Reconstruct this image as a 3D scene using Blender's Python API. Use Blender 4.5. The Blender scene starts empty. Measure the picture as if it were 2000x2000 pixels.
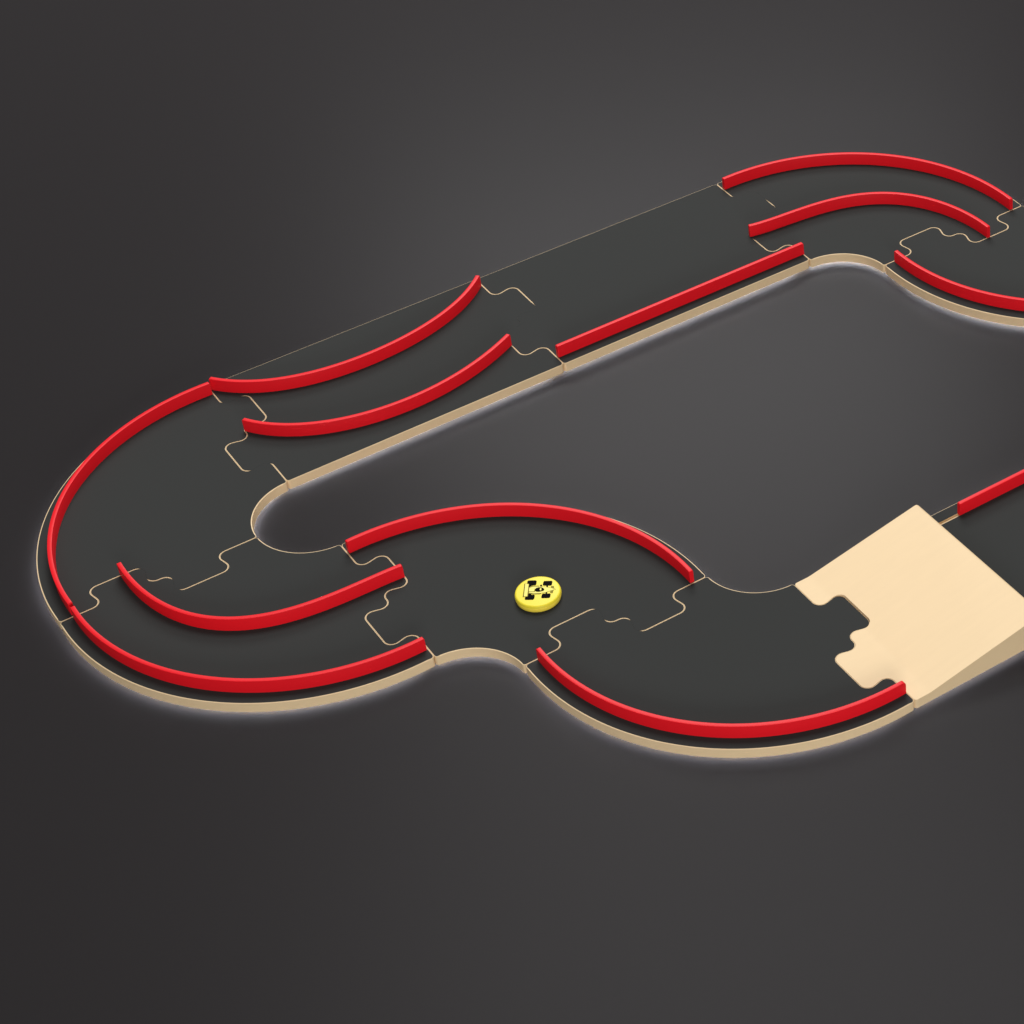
import bpy, bmesh, math, random
import numpy as np
from mathutils import Vector, Matrix

S = 0.28          # metres per plan unit (one straight piece is one unit long)
W = 0.62174       # track width
R = 0.19008       # inner radius of every bend
T = 0.040         # thickness of a track piece; z = 0 is the driving surface
sc = bpy.context.scene

# ------------------------------------------------------------------ camera
cam = bpy.data.cameras.new('camera'); co = bpy.data.objects.new('camera', cam); sc.collection.objects.link(co)
rt, up, fw = Vector((0.79007327, -0.61301181, 0.00086329)), Vector((0.40411023, 0.52189077, 0.75121564)), Vector((0.4609546, 0.59316654, -0.6600563))
m = Matrix((rt, up, -fw)).transposed().to_4x4()
m.translation = Vector((-1.66300839, -5.85431864, 4.77762947)) * S
co.matrix_world = m
cam.sensor_width = 36; cam.lens = 4554.43 / 2000 * 36
cam.shift_x = -964.89 / 2000; cam.shift_y = 25.51 / 2000
cam.clip_start = 0.02; cam.clip_end = 100
sc.camera = co
# ------------------------------------------------------------------ light
wd = bpy.data.worlds.new('World'); sc.world = wd; wd.use_nodes = True
bg = wd.node_tree.nodes['Background']; bg.inputs[0].default_value = (1, 1, 1, 1); bg.inputs[1].default_value = 0.23
def softbox(name, loc, target, sx, sy, watts, col=(1, 1, 1)):
    l = bpy.data.lights.new(name, 'AREA'); l.shape = 'RECTANGLE'; l.size = sx * S; l.size_y = sy * S; l.energy = watts; l.color = col
    o = bpy.data.objects.new(name, l); sc.collection.objects.link(o); o.location = Vector(loc) * S
    d = (Vector(target) - Vector(loc)).normalized(); o.rotation_euler = d.to_track_quat('-Z', 'Y').to_euler(); return o
P0 = Vector((1.0, -0.55, 0)); P1 = Vector((1.45, -0.6, 0)); MR = Vector((0.357, 0.695, 0.624)).normalized()
softbox('back_softbox', P1 + MR * 13.0, P1, 5.0, 3.8, 62)
ov = Vector((0.24, 0.37, 0.90)).normalized()
softbox('overhead_softbox', P0 + ov * 13, P0, 7, 5, 88)
fr = Vector((-0.36, -0.93, 0.30)).normalized()
softbox('front_softbox', P0 + fr * 13, P0, 6, 2.5, 64)
sc.view_settings.view_transform = 'Standard'; sc.view_settings.look = 'None'
sc.view_settings.exposure = 0; sc.view_settings.gamma = 1; sc.view_settings.use_curve_mapping = False
sc.render.resolution_x = sc.render.resolution_y = 1024

# ------------------------------------------------------------------ materials
def mat(name, col, rough=.5, spec=.5, var=0., scale=200., stretch=(1, 1, 1), bump=0., coat=0., col2=None):
    m = bpy.data.materials.new(name); m.use_nodes = True; nt = m.node_tree; b = nt.nodes['Principled BSDF']
    b.inputs['Base Color'].default_value = (*col, 1); b.inputs['Roughness'].default_value = rough
    b.inputs['Specular IOR Level'].default_value = spec; b.inputs['Coat Weight'].default_value = coat; b.inputs['Coat Roughness'].default_value = .15
    if var or bump:
        tc = nt.nodes.new('ShaderNodeTexCoord'); mp = nt.nodes.new('ShaderNodeMapping'); mp.inputs['Scale'].default_value = stretch
        nz = nt.nodes.new('ShaderNodeTexNoise'); nz.inputs['Scale'].default_value = scale; nz.inputs['Detail'].default_value = 5
        nt.links.new(tc.outputs['Object'], mp.inputs[0]); nt.links.new(mp.outputs[0], nz.inputs['Vector'])
        if var:
            mx = nt.nodes.new('ShaderNodeMix'); mx.data_type = 'RGBA'
            c2 = col2 or tuple(c * (1 - var) for c in col)
            mx.inputs['A'].default_value = (*c2, 1); mx.inputs['B'].default_value = (*[min(1, c * (1 + var)) for c in col], 1) if not col2 else (*col, 1)
            nt.links.new(nz.outputs['Fac'], mx.inputs['Factor']); nt.links.new(mx.outputs['Result'], b.inputs['Base Color'])
        if bump:
            bp = nt.nodes.new('ShaderNodeBump'); bp.inputs['Strength'].default_value = bump; bp.inputs['Distance'].default_value = .0005
            nt.links.new(nz.outputs['Fac'], bp.inputs['Height']); nt.links.new(bp.outputs[0], b.inputs['Normal'])
    return m
M_WOOD = mat('pale_wood', (.82, .615, .365), .6, .25, .03, 26, (1, 7, 1))
M_TOP = mat('black_lacquer', (.040, .041,   .0395), .8, .02, .05, 900)
M_RED = mat('red_plastic', (.80, .010, .018), .42, .14)
M_YEL = mat('yellow_plastic', (.88, .735, .045), .4, .2)
M_RIM = mat('golden_plastic', (1.0, .79, .08), .4, .25)
M_YEL2 = mat('pale_yellow_print', (.92, .82, .20), .5, .1)
M_OLIVE = mat('olive_print', (.25, .21, .02), .6, .1)
M_INK = mat('black_print', (.006, .005, .005), .8, .02)
M_TAB = mat('grey_table', (.0232, .0209, .0216), .31, .033, .03, 500)
M_GLOW = bpy.data.materials.new('added_glow_strip'); M_GLOW.use_nodes = True  # made-up emitter that puts a glow on the table round the track
nt = M_GLOW.node_tree; nt.nodes.clear(); em = nt.nodes.new('ShaderNodeEmission'); out = nt.nodes.new('ShaderNodeOutputMaterial')
em.inputs[0].default_value = (.86, .90, 1, 1); em.inputs[1].default_value = 165; nt.links.new(em.outputs[0], out.inputs[0])

# ------------------------------------------------------------------ helpers
BASE = {}                                                 # where each thing's own origin lies
def mesh_obj(name, V, F, material, parent=None, smooth=True, angle=32):
    """V are plan coordinates; they become metres relative to the parent's base."""
    off = Vector(BASE[parent.name]) if parent is not None else Vector((0, 0, 0))
    me = bpy.data.meshes.new(name); me.from_pydata([((Vector(v) - off) * S)[:] for v in V], [], F); me.update()
    bm = bmesh.new(); bm.from_mesh(me); bmesh.ops.remove_doubles(bm, verts=bm.verts, dist=1e-7); bmesh.ops.recalc_face_normals(bm, faces=bm.faces); bm.to_mesh(me); bm.free()
    me.materials.append(material)
    if smooth:
        me.polygons.foreach_set('use_smooth', [True] * len(me.polygons)); me.set_sharp_from_angle(angle=math.radians(angle))
    o = bpy.data.objects.new(name, me); sc.collection.objects.link(o)
    if parent is not None: o.parent = parent
    BASE[o.name] = tuple(off)
    return o
def tag(o, label, cat, group=None):
    o['label'] = label; o['category'] = cat
    if group: o['group'] = group
def empty(name, at):
    o = bpy.data.objects.new(name, None); sc.collection.objects.link(o); o.empty_display_size = .02
    BASE[o.name] = tuple(at); o.location = Vector(at) * S; return o
def fillet(P, rad, closed=False, n=7):
    """round the corners of a polyline; rad is one radius or one per vertex"""
    out = []; N = len(P); P = [np.array(p, float) for p in P]
    for i, p in enumerate(P):
        r = rad[i] if isinstance(rad, (list, tuple)) else rad
        if (not closed and i in (0, N - 1)) or r <= 0: out.append(p); continue
        a, b = P[i - 1] - p, P[(i + 1) % N] - p; la, lb = np.linalg.norm(a), np.linalg.norm(b); a /= la; b /= lb
        ang = math.acos(max(-1, min(1, a @ b)))
        if ang > math.pi - .05: out.append(p); continue
        t = min(r / math.tan(ang / 2), .49 * la, .49 * lb); r = t * math.tan(ang / 2)
        c = p + (a + b) / np.linalg.norm(a + b) * r / math.sin(ang / 2)
        s, e = p + a * t - c, p + b * t - c
        a0 = math.atan2(s[1], s[0]); a1 = math.atan2(e[1], e[0]); d = (a1 - a0 + math.pi) % (2 * math.pi) - math.pi
        out += [c + r * np.array([math.cos(a0 + d * k / n), math.sin(a0 + d * k / n)]) for k in range(n + 1)]
    return out
# profile of the interlocking joint: position across the track, step along it (both in track widths)
JP = [(0, 0), (.2175, 0), (.1835, .1425), (.479, .1425), (.4385, 0), (.5615, 0), (.521, -.1425), (.8165, -.1425), (.7825, 0), (1, 0)]
class Joint:
    """o = corner at u 0, u = direction across the track, s = direction of the positive step;
    tight = stretches (first to last, across the track) where the two pieces close without a visible bevel"""
    def __init__(self, o, u, s, tight=()):
        self.o, self.u, self.s = np.array(o, float), np.array(u, float), np.array(s, float)
        q = fillet([np.array(p) * W for p in JP], .026)
        dense = []
        for a, b in zip(q[:-1], q[1:]):
            k = max(1, int(np.linalg.norm(b - a) / .02)); dense += [a + (b - a) * i / k for i in range(k)]
        dense.append(q[-1])
        arc = np.r_[0, np.cumsum([np.linalg.norm(b - a) for a, b in zip(dense[:-1], dense[1:])])]
        self.p = [self.o + self.u * d[0] + self.s * d[1] for d in dense]
        self.w = []
        for d, l in zip(dense, arc):
            x = l / arc[-1]; w = 1.
            for (t0, t1) in tight:
                e = .012
                w = min(w, max(0., min(1., max((t0 - x) / e, (x - t1) / e))))
            self.w.append(w)
def arc_pts(c, r, a0, a1, bow=0., n=44):
    return [np.array([c[0] + (r + bow * math.sin(math.pi * k / n)) * math.cos(math.radians(a0 + (a1 - a0) * k / n)), c[1] + (r + bow * math.sin(math.pi * k / n)) * math.sin(math.radians(a0 + (a1 - a0) * k / n))]) for k in range(n + 1)]
X, Y = np.array([1., 0]), np.array([0, 1.])
Lq = np.r_[0, np.cumsum([math.dist(a, b) for a, b in zip(JP[:-1], JP[1:])])]; Lq /= Lq[-1]
ST = [(Lq[1] + .004, Lq[2] - .010), (Lq[3] + .012, Lq[4] - .012), (Lq[5] + .012, Lq[6] - .012), (Lq[7] + .010, Lq[8] - .004)]
J1 = Joint((0, 0), Y, -X, [ST[0], ST[3]])
J2 = Joint((1, 0), Y, -X, [(Lq[2] + .09, Lq[6] + .01)])
J3 = Joint((2, 0), Y, -X, [(Lq[2] + .13, Lq[6] + .01), (Lq[6] + .07, Lq[8])])
J4 = Joint((2 + R, -R), X, Y)
J5 = Joint((-R, -R), -X, -Y, [ST[1], ST[2]])
J6 = Joint((0, -2 * R), -Y, X)
J7 = Joint((R + W, -3 * R - W), -X, -Y, [ST[1], ST[2]])
J8 = Joint((2 * R + W, -4 * R - W), -Y, X)
J9 = Joint((2 + 2 * R + W, -2 * R - W), Y, -X)

def chamfer_inset(P, w, c):
    """move every vertex of a closed counter-clockwise outline inwards by c*w"""
    N = len(P); res = []
    for i in range(N):
        a = P[i] - P[i - 1]; b = P[(i + 1) % N] - P[i]
        na = np.array([-a[1], a[0]]) / max(1e-9, np.linalg.norm(a)); nb = np.array([-b[1], b[0]]) / max(1e-9, np.linalg.norm(b))
        n = na + nb; l = np.linalg.norm(n); n = n / l if l > 1e-6 else na
        res.append(P[i] + n * c * w[i] / max(.5, float(n @ nb)))
    return res
def outline(start, side_a, end, side_b, rad=.012):
    """closed outline: start joint reversed is walked last. side_a joins start u=0 to end u=0, side_b start u=1 to end u=1 (point lists)"""
    segs = []   # (points, weights, is_joint)
    P, Wt = [], []
    def add(pts, ws):
        for p, w in zip(pts, ws):
            if P and np.linalg.norm(P[-1] - p) < 1e-6: continue
            P.append(np.array(p)); Wt.append(w)
    add(side_a, [1.7] * len(side_a)); add(end.p, end.w); add(side_b[::-1], [1.7] * len(side_b)); add(start.p[::-1], start.w[::-1])
    if np.linalg.norm(P[0] - P[-1]) < 1e-6: P.pop(); Wt.pop()
    corners = [side_a[0], side_a[-1], side_b[0], side_b[-1]]
    Q, QW = [], []; N = len(P)
    for i in range(N):                                   # round the four outer corners
        if any(np.linalg.norm(P[i] - c) < 1e-6 for c in corners):
            pv, nx = P[i - 1] - P[i], P[(i + 1) % N] - P[i]
            pv = P[i] + pv / np.linalg.norm(pv) * max(.03, 0); nx = P[i] + nx / np.linalg.norm(nx) * .03
            f = fillet([pv, P[i], nx], rad, n=6)[1:-1]
            Q += f; QW += [1.] * len(f)
        else:
            d = min(np.linalg.norm(P[i] - c) for c in corners)
            if d < rad * 1.25: continue
            Q.append(P[i]); QW.append(Wt[i])
    ar = sum(Q[i - 1][0] * Q[i][1] - Q[i][0] * Q[i - 1][1] for i in range(len(Q)))
    if ar < 0: Q, QW = Q[::-1], QW[::-1]
    return Q, QW
GAP, CH, LIFT, LIP, CAV = .0005, .0018, .0060, .005, .0320  # underside raised and hollowed to shape the added edge glow
def cut_face(P, z, slot):
    """flat face of outline P at height z with the rectangular slot left open"""
    bm = bmesh.new(); bm.faces.new([bm.verts.new((p[0], p[1], z)) for p in P]); (x0, x1, y0, y1) = slot
    for pc, pn in (((x0, 0, 0), (1, 0, 0)), ((x1, 0, 0), (1, 0, 0)), ((0, y0, 0), (0, 1, 0)), ((0, y1, 0), (0, 1, 0))):
        bmesh.ops.bisect_plane(bm, geom=bm.verts[:] + bm.edges[:] + bm.faces[:], plane_co=pc, plane_no=pn, dist=1e-6)
    kill = [f for f in bm.faces if x0 < f.calc_center_median().x < x1 and y0 < f.calc_center_median().y < y1]
    bmesh.ops.delete(bm, geom=kill, context='FACES')
    bm.verts.index_update(); V2 = [v.co[:] for v in bm.verts]; F2 = [tuple(v.index for v in f.verts) for f in bm.faces]; bm.free()
    return V2, F2
def body(name, Q, QW, parent, slot=None):
    n = len(Q); g = chamfer_inset(Q, [.25 + .75 * w for w in QW], GAP); c = chamfer_inset(g, QW, CH)
    lip = chamfer_inset(Q, [1.] * n, LIP)
    rings = [(lip, -.006), (lip, -T + LIFT), (g, -T + LIFT), (g, None), (c, -.0006), (c, -.0016)]
    V, F = [], []
    for P, z in rings:
        for i, p in enumerate(P): V.append((p[0], p[1], (-.0005 - .2 * CH * QW[i]) if z is None else z))
    m_ = len(rings)
    for k in range(m_ - 1):
        for i in range(n):
            j = (i + 1) % n; F.append((k * n + i, k * n + j, (k + 1) * n + j, (k + 1) * n + i))
    if slot is None: F.append(tuple(range((m_ - 1) * n, m_ * n)))
    else:
        V2, F2 = cut_face(c, -.0016, slot); k = len(V); V += V2; F += [tuple(k + i for i in f) for f in F2]
        (x0, x1, y0, y1) = slot; k = len(V)
        V += [(x, y, z) for z in (-.0016, -.0065) for x, y in ((x0, y0), (x1, y0), (x1, y1), (x0, y1))]
        F += [(k + i, k + (i + 1) % 4, k + 4 + (i + 1) % 4, k + 4 + i) for i in range(4)] + [(k + 4, k + 5, k + 6, k + 7)]
    o = mesh_obj(name, V, F, M_WOOD, parent)
    return c
def strip(parent, sides, inset=.085):
    """added unseen emitter for the table glow and its light-blocking rib inside the hollow underside, along one long edge: its light leaves only under the lip"""
    for pts, sgn in sides:
        P = [np.array(p) for p in pts]
        if len(P) < 8: P = [P[0] + (P[-1] - P[0]) * i / 60 for i in range(61)]
        N_ = []
        for i in range(len(P)):
            d = P[min(i + 1, len(P) - 1)] - P[max(i - 1, 0)]; d /= np.linalg.norm(d); N_.append(sgn * np.array([-d[1], d[0]]))
        q = [i for i in range(len(P)) if .012 < np.linalg.norm(P[i] - P[0]) and .012 < np.linalg.norm(P[i] - P[-1])]
        V, F = [], []
        for i in q:
            p = P[i] + N_[i] * inset; V += [(p[0], p[1], -T + .0086), (p[0], p[1], -T + .0312)]
        for i in range(len(q) - 1): F.append((2 * i, 2 * i + 2, 2 * i + 3, 2 * i + 1))
        mesh_obj('added_glow_strip', V, F, M_GLOW, parent, smooth=False)  # unseen added emitter, no real part of the track
        V, F = [], []
        for i in q:
            a_, b_ = P[i] + N_[i] * (inset + .0008), P[i] + N_[i] * (inset + .006)
            V += [(a_[0], a_[1], -T + .0002), (b_[0], b_[1], -T + .0002), (b_[0], b_[1], -T + CAV - .0002), (a_[0], a_[1], -T + CAV - .0002)]
        for i in range(len(q) - 1):
            for k in range(4): F.append((4 * i + k, 4 * i + (k + 1) % 4, 4 * i + 4 + (k + 1) % 4, 4 * i + 4 + k))
        F.append((0, 1, 2, 3)); n4 = 4 * (len(q) - 1); F.append((n4 + 3, n4 + 2, n4 + 1, n4))
        mesh_obj('light_block_rib', V, F, M_WOOD, parent, smooth=False)  # unseen, added to stop the emitter's back light
def track_piece(label, start, side_a, end, side_b, slot=None):
    Q, QW = outline(start, side_a, end, side_b)
    cen = np.mean(Q, axis=0)
    t = empty('track_piece', (cen[0], cen[1], -T)); tag(t, label, 'track piece', 'black track pieces of the circuit')
    c = body('wood_base', Q, QW, t, slot)
    n = len(c); V = [(p[0], p[1], 0) for p in c] + [(p[0], p[1], -.0016) for p in c]
    F = [(i, (i + 1) % n, n + (i + 1) % n, n + i) for i in range(n)]
    if slot is None: F.append(tuple(range(n)))
    else:                                                # cut the empty rail slot out of the lacquered face
        V2, F2 = cut_face(c, 0, slot)
        k = len(V); V += V2; F += [tuple(k + i for i in f) for f in F2]
    mesh_obj('driving_surface', V, F, M_TOP, t, smooth=False)
    return t
def edges_of(pts_a, pts_b, sa, sb): return [(pts_a, sa), (pts_b, sb)]
def line(a, b): return [np.array(a, float), np.array(b, float)]

# ------------------------------------------------------------------ table
n = 60; ext = 40.
tb = mesh_obj('tabletop', [(-ext, -ext, -T), (ext, -ext, -T), (ext, ext, -T), (-ext, ext, -T)], [(0, 1, 2, 3)], M_TAB, smooth=False)
tb['kind'] = 'structure'; tb['label'] = 'dark grey smooth tabletop under the whole track'

# ------------------------------------------------------------------ track pieces
def cw(c, a0, a1, big):                                    # arc side of a bend
    return arc_pts(c, R + W, a0, a1, .021, 60) if big else arc_pts(c, R - .004, a0, a1, .0, 36)
def fixed(pts, a, b):                                      # make an arc end exactly on its joint corners
    pts = list(pts); pts[0] = np.array(a, float); pts[-1] = np.array(b, float); return pts
def bend(label, js, je, c, a0, a1, start_inner):
    """bend round centre c; start_inner: u 0 of the joints lies on the inside"""
    inn, big = cw(c, a0, a1, False), cw(c, a0, a1, True)
    a, b = (inn, big) if start_inner else (big, inn)
    a = fixed(a, js.p[0], je.p[0]); b = fixed(b, js.p[-1], je.p[-1])
    t = track_piece(label, js, a, je, b); finish(t, a, b); return t
def finish(t, a, b):
    cen = np.array(BASE[t.name][:2])
    for P in (a, b):
        k = len(P) // 2; d = P[k] - P[k - 1]; nrm = np.array([-d[1], d[0]])
        strip(t, [(P, 1 if nrm @ (cen - P[k]) > 0 else -1)])
def straight(label, js, je, slot=None):
    a, b = line(js.p[0], je.p[0]), line(js.p[-1], je.p[-1])
    t = track_piece(label, js, a, je, b, slot); finish(t, a, b); return t
straight('black straight track piece carrying the two parallel curved red rails', J1, J2)
straight('black straight track piece with one straight red rail along its inner edge', J2, J3)
bend('black bend at the top right with an arched red rail in its middle', J3, J4, (2, -R), 90, 0, True)
bend('black bend cut by the right photo edge, rail along its beige edge', J4, J9, (2 + 2 * R + W, -R), 180, 270, False)
bend('black bend at the far left with a single red rail on its outer edge', J1, J5, (0, -R), 90, 180, True)
bend('black bend at the lower left with red rails in the middle and outside', J5, J6, (0, -R), 180, 270, True)
bend('black bend in the centre that carries the yellow disc', J6, J7, (0, -3 * R - W), 90, 0, False)
bend('black bend at the bottom right joined to the bare wooden ramp', J7, J8, (2 * R + W, -3 * R - W), 180, 270, True)
B0, B1 = -4 * R - W, -4 * R - 2 * W
class Flat(Joint):
    def __init__(self, a, b): self.p = [np.array(a, float) + (np.array(b, float) - np.array(a, float)) * i / 24 for i in range(25)]; self.w = [.8] * 25
xh = 2 * R + W + .50
straight('black straight track piece behind the high end of the wooden ramp, with empty rail slot', Flat((xh, B0), (xh, B1)), Flat((xh + 1, B0), (xh + 1, B1)), (xh + .008, 1.592, B0 - .0555, B0 - .042))

# ------------------------------------------------------------------ wooden ramp
x0, xk, xe = 2 * R + W, 1.055, 1.4705
def ramp_z(x):
    if x <= xk - .01: return 0.
    if x < xk + .01: return .184 * (x - xk + .01) ** 2 / .04
    if x <= 1.458: return .184 * (x - xk)
    return .184 * (1.458 - xk) - .009 * ((x - 1.458) / .0125) ** 2
end = Flat((xe, B0), (xe, B1))
a = [np.array(p) for p in ((x0, B0), (1.4570, B0), (1.4605, B0 - .0045), (1.4635, B0 - .0005), (xe, B0 - .002))]
b = [np.array(p) for p in ((x0, B1), (1.4570, B1), (1.4605, B1 + .0045), (1.4635, B1 + .0005), (xe, B1 + .002))]
end.p[0], end.p[-1] = a[-1], b[-1]
J8r = Joint((x0, B0), -Y, X)
Q, QW = outline(J8r, a, end, b, .010)
Q = chamfer_inset(Q, [1] * len(Q), GAP)
cen = np.mean(Q, axis=0)
t = empty('ramp_piece', (cen[0], cen[1], -T)); tag(t, 'bare pale wooden jump ramp rising to the right, with interlocking cut-outs', 'ramp')
bm = bmesh.new(); f0 = bm.faces.new([bm.verts.new((p[0], p[1], 0)) for p in Q])
for px in [xk - .01, xk - .004, xk + .003, xk + .01, 1.25, 1.458, 1.462, 1.466]:
    bmesh.ops.bisect_plane(bm, geom=bm.verts[:] + bm.edges[:] + bm.faces[:], plane_co=(px, 0, 0), plane_no=(1, 0, 0), dist=1e-5)
ext_ = bmesh.ops.extrude_face_region(bm, geom=bm.faces[:])
low = [v for v in ext_['geom'] if isinstance(v, bmesh.types.BMVert)]; ls = set(low)
for v in bm.verts: v.co.z = (-T + LIFT) if v in ls else ramp_z(v.co.x)
bot = [f for f in bm.faces if all(v in ls for v in f.verts)]
bmesh.ops.inset_region(bm, faces=bot, thickness=LIP, use_boundary=True, use_even_offset=True)
bot = [f for f in bot if f.is_valid]
e2 = bmesh.ops.extrude_face_region(bm, geom=bot)
bmesh.ops.delete(bm, geom=[f for f in bot if f.is_valid], context='FACES_ONLY')
for v in e2['geom']:
    if isinstance(v, bmesh.types.BMVert): v.co.z = -T + CAV
bm.verts.index_update()
ro = mesh_obj('wood_body', [v.co[:] for v in bm.verts], [tuple(v.index for v in f.verts) for f in bm.faces], M_WOOD, t, angle=25); bm.free()
bv = ro.modifiers.new('worn_edges', 'BEVEL'); bv.width = .0016 * S; bv.segments = 2; bv.limit_method = 'ANGLE'; bv.angle_limit = math.radians(50); bv.harden_normals = False
for P, sg in ((line((x0, B0), (xe, B0)), -1), (line((x0, B1), (xe, B1)), 1)): strip(t, [(P, sg)])

# ------------------------------------------------------------------ red guard rails
TH, HR = .0138, .0455
def smooth_path(P, deg=4, n=70):
    P = np.array(P); d = np.r_[0, np.cumsum(np.hypot(*np.diff(P, axis=0).T))]; t = d / d[-1]
    w = np.ones(len(P)); w[0] = w[-1] = 6
    cx, cy = np.polyfit(t, P[:, 0], deg, w=w), np.polyfit(t, P[:, 1], deg, w=w); s = np.linspace(0, 1, n)
    return list(np.c_[np.polyval(cx, s), np.polyval(cy, s)])
def rail(label, P, side=0., round_end=(False, False)):
    """P: middle line of the rail, or its visible foot when side is +1 / -1 (rail lies to the left / right of it)"""
    P = [np.array(p, float) for p in P]
    d = np.r_[0, np.cumsum([np.linalg.norm(b - a) for a, b in zip(P[:-1], P[1:])])]; L = d[-1]
    er = [.011 if e else .0035 for e in round_end]
    ss = sorted(set([0, L] + list(d[1:-1]) + [er[0] * (1 - math.cos(k * math.pi / 14)) for k in range(8)] + [L - er[1] * (1 - math.cos(k * math.pi / 14)) for k in range(8)]))
    ss = [s for i, s in enumerate(ss) if i == 0 or s - ss[i - 1] > 1e-5]
    px, py = np.interp(ss, d, [p[0] for p in P]), np.interp(ss, d, [p[1] for p in P])
    C_ = np.c_[px, py]; n = len(ss)
    T_ = np.gradient(C_, axis=0)
    # tangents from the control line so that the tight end samples do not wobble
    tg = np.array([P[min(i + 1, len(P) - 1)] - P[max(i - 1, 0)] for i in range(len(P))]); tg /= np.linalg.norm(tg, axis=1)[:, None]
    T_ = np.c_[np.interp(ss, d, tg[:, 0]), np.interp(ss, d, tg[:, 1])]; T_ /= np.linalg.norm(T_, axis=1)[:, None]
    N_ = np.c_[-T_[:, 1], T_[:, 0]]; C_ = C_ + N_ * side * TH / 2
    h = TH / 2; e = .0015
    prof = [(-h, -.0012), (-h, 'e'), (-h + e * .3, 'f'), (-h + e, 't'), (h - e, 't'), (h - e * .3, 'f'), (h, 'e'), (h, -.0012)]
    mid = C_[n // 2]; root_o = np.array([mid[0], mid[1], 0])
    V, F = [], []
    for i, s in enumerate(ss):
        top = HR
        for q, r in ((s, er[0]), (L - s, er[1])):
            if q < r: top = min(top, HR - r + math.sqrt(max(0, r * r - (r - q) ** 2)))
        zz = {'e': top - e, 'f': top - e * .3, 't': top}
        for o_, z in prof:
            V.append((C_[i, 0] + N_[i, 0] * o_, C_[i, 1] + N_[i, 1] * o_, zz.get(z, z) if isinstance(z, str) else z))
    k = len(prof)
    for i in range(n - 1):
        for j in range(k):
            F.append((i * k + j, i * k + (j + 1) % k, (i + 1) * k + (j + 1) % k, (i + 1) * k + j))
    F.append(tuple(range(k))); F.append(tuple(range((n - 1) * k, n * k))[::-1])
    V = [tuple(np.array(v) - root_o) for v in V]
    o = mesh_obj('guard_rail', V, F, M_RED, angle=40); o.location = Vector(root_o) * S
    tag(o, label, 'rail', 'red guard rails around the track'); return o
RR, BOW = .7640, .0175
def brail(c, a0, a1): return arc_pts(c, RR, a0, a1, BOW, 80)
rail('red curved rail along the outer edge of the far left bend', brail((0, -R), 90.2, 179.4))
rail('longest red rail of the lower left bend, along its outer edge', brail((0, -R), 180.6, 269.6))
rail('upper of the two parallel curved red rails on the straight at the upper left', smooth_path([(.004, .593), (.068, .527), (.119, .485), (.193, .441), (.363, .397), (.610, .405), (.862, .474), (.997, .573)]), 1)
rail('lower of the two parallel curved red rails on the straight at the upper left', smooth_path([(0, .322), (.09, .217), (.197, .148), (.318, .108), (.451, .09), (.67, .109), (.913, .201)]), 1)
rail('straight red rail along the inner edge of the upper straight track piece', [(1.004 + (2.003 - 1.004) * i / 8, .0485) for i in range(9)])
rail('curved red rail behind the yellow disc, on the outer edge of the centre bend', brail((0, -3 * R - W), 89.7, 0.3))
rail('red rail in the middle of the lower left bend, inside the longer one', smooth_path([(-.588, -.096), (-.585, -.187), (-.561, -.33), (-.496, -.467), (-.40, -.552), (-.28, -.601), (-.129, -.628), (.089, -.635)]), 1)
rail('red rail along the bottom right bend, ending at the wooden ramp', brail((2 * R + W, -3 * R - W), 180.3, 269.8), 0, (False, True))
rail('red arched rail in the middle of the bend at the top right', smooth_path([(1.909, .250), (2.0945, .2285), (2.21, .213), (2.344, .172), (2.479, .068), (2.562, -.114), (2.582, -.278)]), 1)
rail('red rail cut by the right photo edge, following a beige outer edge', brail((2 + 2 * R + W, -R), 180.3, 269.7))
rail('red rail on the outer edge of the top right bend, in the corner', brail((2, -R), 89.7, 0.3))
rail('straight red rail to the right of the high end of the wooden ramp', [(1.588 + .9 * i / 8, B0 - .0487) for i in range(9)])

# ------------------------------------------------------------------ yellow disc
pc = np.array([.3648, -.9627]); t = empty('racing_disc', (pc[0], pc[1], 0)); tag(t, 'round yellow disc printed with a small racing car seen from above', 'disc')
def lathe(name, prof, material, parent, n=96):
    V, F = [], []
    for r_, z in prof:
        for i in range(n): V.append((pc[0] + r_ * math.cos(2 * math.pi * i / n), pc[1] + r_ * math.sin(2 * math.pi * i / n), z))
    for k in range(len(prof) - 1):
        for i in range(n): F.append((k * n + i, k * n + (i + 1) % n, (k + 1) * n + (i + 1) % n, (k + 1) * n + i))
    F.append(tuple(range(n))[::-1]); F.append(tuple(range((len(prof) - 1) * n, len(prof) * n)))
    return mesh_obj(name, V, F, material, parent, angle=45)
lathe('disc_body', [(.0600, .0168), (.0688, .0172), (.0683, .0202), (.0668, .0236), (.0648, .0249), (.0618, .0254)], M_YEL, t)
lathe('rim', [(.0640, .0004), (.0664, .0012), (.0676, .0030), (.0690, .0095), (.0694, .0130), (.0692, .0165), (.0688, .0173), (.0600, .0174)], M_RIM, t)
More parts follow.
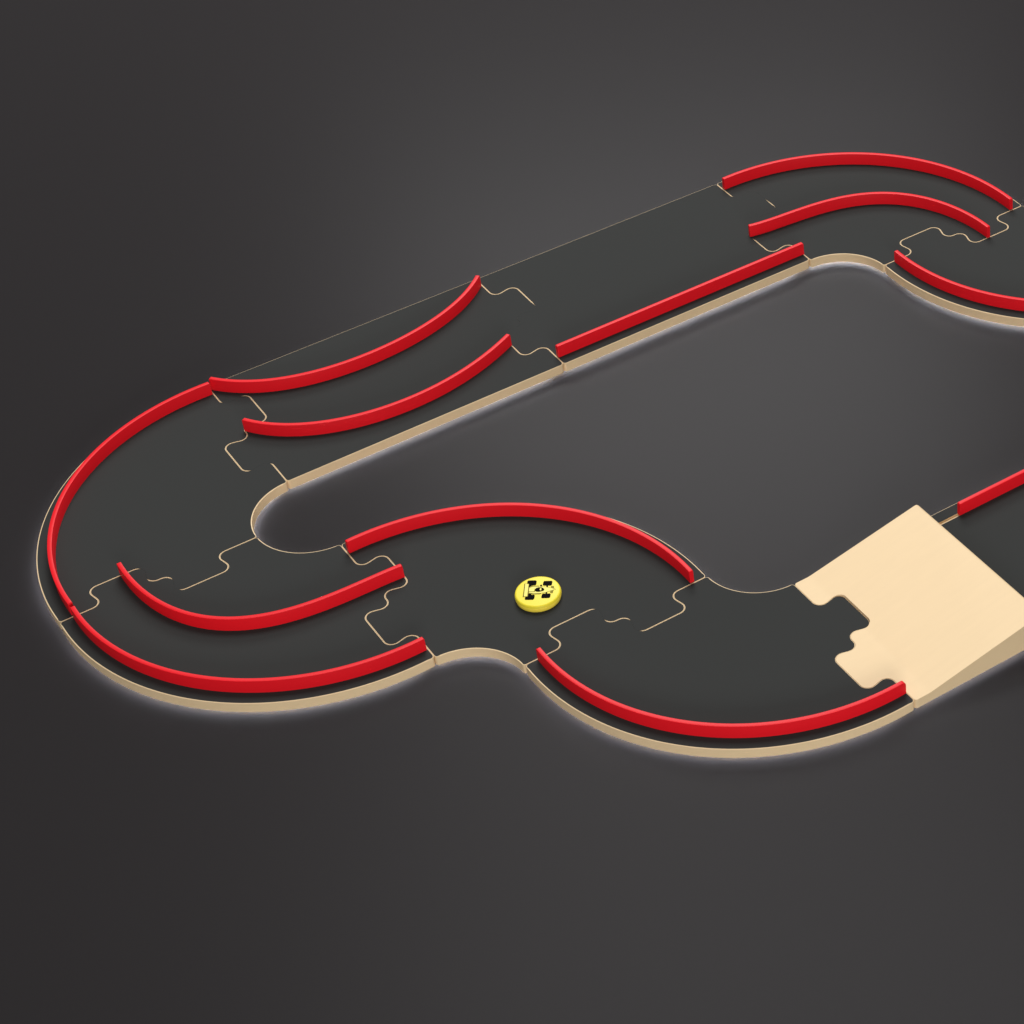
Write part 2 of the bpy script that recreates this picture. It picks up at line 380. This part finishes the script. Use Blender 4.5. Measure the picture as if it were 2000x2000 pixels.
EMB = {
 'w_rl': [(-0.0076, 0.0488), (-0.0023, 0.0561), (0.0013, 0.057), (0.0184, 0.0446), (0.0188, 0.0408), (0.0114, 0.0299), (0.0076, 0.0276), (0.0015, 0.0313), (-0.0042, 0.0323), (-0.0091, 0.036)],
 'w_fl': [(0.0267, 0.015), (0.0343, 0.0246), (0.0377, 0.0261), (0.0549, 0.0139), (0.0554, 0.0104), (0.0472, -0.0009), (0.0439, -0.0021), (0.0372, 0.0027), (0.0266, 0.0109)],
 'w_rr': [(-0.0469, -0.0073), (-0.0412, -0.0004), (-0.0344, -0.0016), (-0.0276, -0.0007), (-0.0176, -0.0075), (-0.0166, -0.0113), (-0.0243, -0.0217), (-0.0295, -0.0243), (-0.0472, -0.0112)],
 'w_fr': [(-0.0044, -0.031), (0.0033, -0.0216), (0.0067, -0.0201), (0.0227, -0.0319), (0.0236, -0.0352), (0.0165, -0.0451), (0.0123, -0.047), (-0.0047, -0.0348)],
 'wing': [(-0.0448, 0.0033), (-0.0137, 0.0504), (-0.0063, 0.0426), (-0.0357, -0.0017)],
 'wing_end': [(-0.0482, 0.0039), (-0.0156, 0.0522), (-0.0137, 0.0504), (-0.0454, 0.0018)],
 'wing_back': [(-0.0345, 0.0005), (-0.0093, 0.0386), (-0.0081, 0.0367), (-0.0327, -0.0009)],
 'bodyL': [(-0.0117, 0.0302), (-0.0007, 0.0296), (0.0157, 0.0183), (0.0146, 0.0164), (-0.0013, 0.0263), (-0.0107, 0.0274)],
 'body': [(-0.0153, 0.0248), (-0.0095, 0.0274), (0.0003, 0.0246), (0.0159, 0.0119), (0.0274, 0.001), (0.0385, -0.0128), (0.0457, -0.0246), (0.0332, -0.0221), (0.016, -0.0191), (0.0019, -0.0129), (-0.0144, -0.0017), (-0.0242, 0.0089)],
 'keel': [(-0.0214, 0.014), (-0.0095, 0.0048), (-0.0017, 0.0142), (-0.0018, 0.0163), (-0.0012, 0.0118), (-0.006, 0.0031), (-0.0098, 0.002), (-0.0226, 0.0118)],
 'sideR': [(-0.0267, 0.0078), (-0.015, -0.0027), (-0.0004, -0.0126), (0.0043, -0.0131), (0.0027, -0.016), (-0.0015, -0.0168), (-0.0166, -0.0056), (-0.0248, 0.0022)],
 'cockpit': [(-0.0029, 0.0099), (0.0026, 0.0129), (0.0093, 0.0115), (0.0163, 0.006), (0.0189, -0.0007), (0.0186, -0.0061), (0.014, -0.0093), (0.0078, -0.007), (0.0015, -0.0048), (-0.0036, -0.0004), (-0.0048, 0.0053)],
 'seat': [(0.0082, 0.0045), (0.0123, 0.0079), (0.0163, 0.0048), (0.015, -0.0008), (0.0098, -0.0067), (0.0053, -0.0036), (0.0054, 0.0004)],
 'ax_fl': [(0.0338, 0.0057), (0.0369, 0.0033), (0.0326, -0.0031), (0.03, -0.0)],
 'ax_fr': [(0.0165, -0.0205), (0.0197, -0.022), (0.0159, -0.0272), (0.0128, -0.0249)],
 'ax_rl': [(-0.0081, 0.0367), (-0.0039, 0.0329), (-0.0091, 0.0303), (-0.0115, 0.0311)],
 'ax_rr': [(-0.0271, 0.0071), (-0.0205, 0.0009), (-0.025, -0.0027), (-0.0336, -0.0002)],
 'mir_l': [(0.0191, 0.0188), (0.0221, 0.0185), (0.0231, 0.0147), (0.0202, 0.0107), (0.0171, 0.013)],
 'fw_l': [(0.0421, -0.0053), (0.0495, -0.009), (0.0448, -0.0218), (0.0387, -0.0125)],
 'fw_r': [(0.0307, -0.0222), (0.0406, -0.0248), (0.0307, -0.0356), (0.0254, -0.0294)],
}

def decal(name, keys, material, parent, z0, z1, rad=0.):
    V, F = [], []
    for kx in keys:
        P = fillet([np.array(p) for p in EMB[kx]], rad, True, 4) if rad else EMB[kx]
        k = len(V); n = len(P)
        ar = sum(P[i - 1][0] * P[i][1] - P[i][0] * P[i - 1][1] for i in range(n))
        if ar < 0: P = P[::-1]
        V += [(pc[0] + p[0], pc[1] + p[1], z0) for p in P] + [(pc[0] + p[0], pc[1] + p[1], z1) for p in P]
        F.append(tuple(range(k + n, k + 2 * n))); F += [(k + i, k + (i + 1) % n, k + n + (i + 1) % n, k + n + i) for i in range(n)]
    return mesh_obj(name, V, F, material, parent, smooth=False)
ZD = .0254
def grow(P, d):
    return [tuple(p) for p in chamfer_inset([np.array(q) for q in (P if sum(P[i - 1][0] * P[i][1] - P[i][0] * P[i - 1][1] for i in range(len(P))) > 0 else P[::-1])], [1] * len(P), -d)]
EMB['body_line'] = grow(EMB['body'], .0014); EMB['wing_line'] = grow(EMB['wing'], .0012)
EMB['cockpit'] = grow(EMB['cockpit'], .0008); EMB['seat'] = grow(EMB['seat'], -.0018)
for kx in ('w_rl', 'w_fl', 'w_rr', 'w_fr'): EMB[kx] = grow(EMB[kx], .0008)
for kx in ('ax_fl', 'ax_fr', 'ax_rl', 'ax_rr', 'mir_l'): EMB[kx] = grow(EMB[kx], .0005)
car = decal('car_emblem', ['body_line', 'bodyL', 'sideR'], M_OLIVE, t, ZD - .0002, ZD + .0003)
decal('car_body', ['body'], M_YEL2, car, ZD, ZD + .0006)
for kx in ('w_rl', 'w_fl', 'w_rr', 'w_fr'): decal('wheel', [kx], M_INK, car, ZD - .0002, ZD + .0004, .002)
for kx in ('ax_fl', 'ax_fr', 'ax_rl', 'ax_rr'): decal('axle', [kx], M_INK, car, ZD - .0002, ZD + .0005)
decal('front_wing', ['fw_l', 'fw_r'], M_OLIVE, car, ZD - .0002, ZD + .00045)
decal('mirror', ['mir_l'], M_INK, car, ZD - .0002, ZD + .0004)
decal('engine_cover_line', ['keel_line'] if 'keel_line' in EMB else ['keel'], M_OLIVE, car, ZD, ZD + .0008)
decal('cockpit', ['cockpit'], M_INK, car, ZD, ZD + .0011)
decal('driver_seat', ['seat'], M_YEL2, car, ZD, ZD + .0014)
decal('rear_wing_outline', ['wing_line', 'wing_end', 'wing_back'], M_OLIVE, car, ZD - .0002, ZD + .0009)
decal('rear_wing', ['wing'], M_YEL2, car, ZD, ZD + .0013)
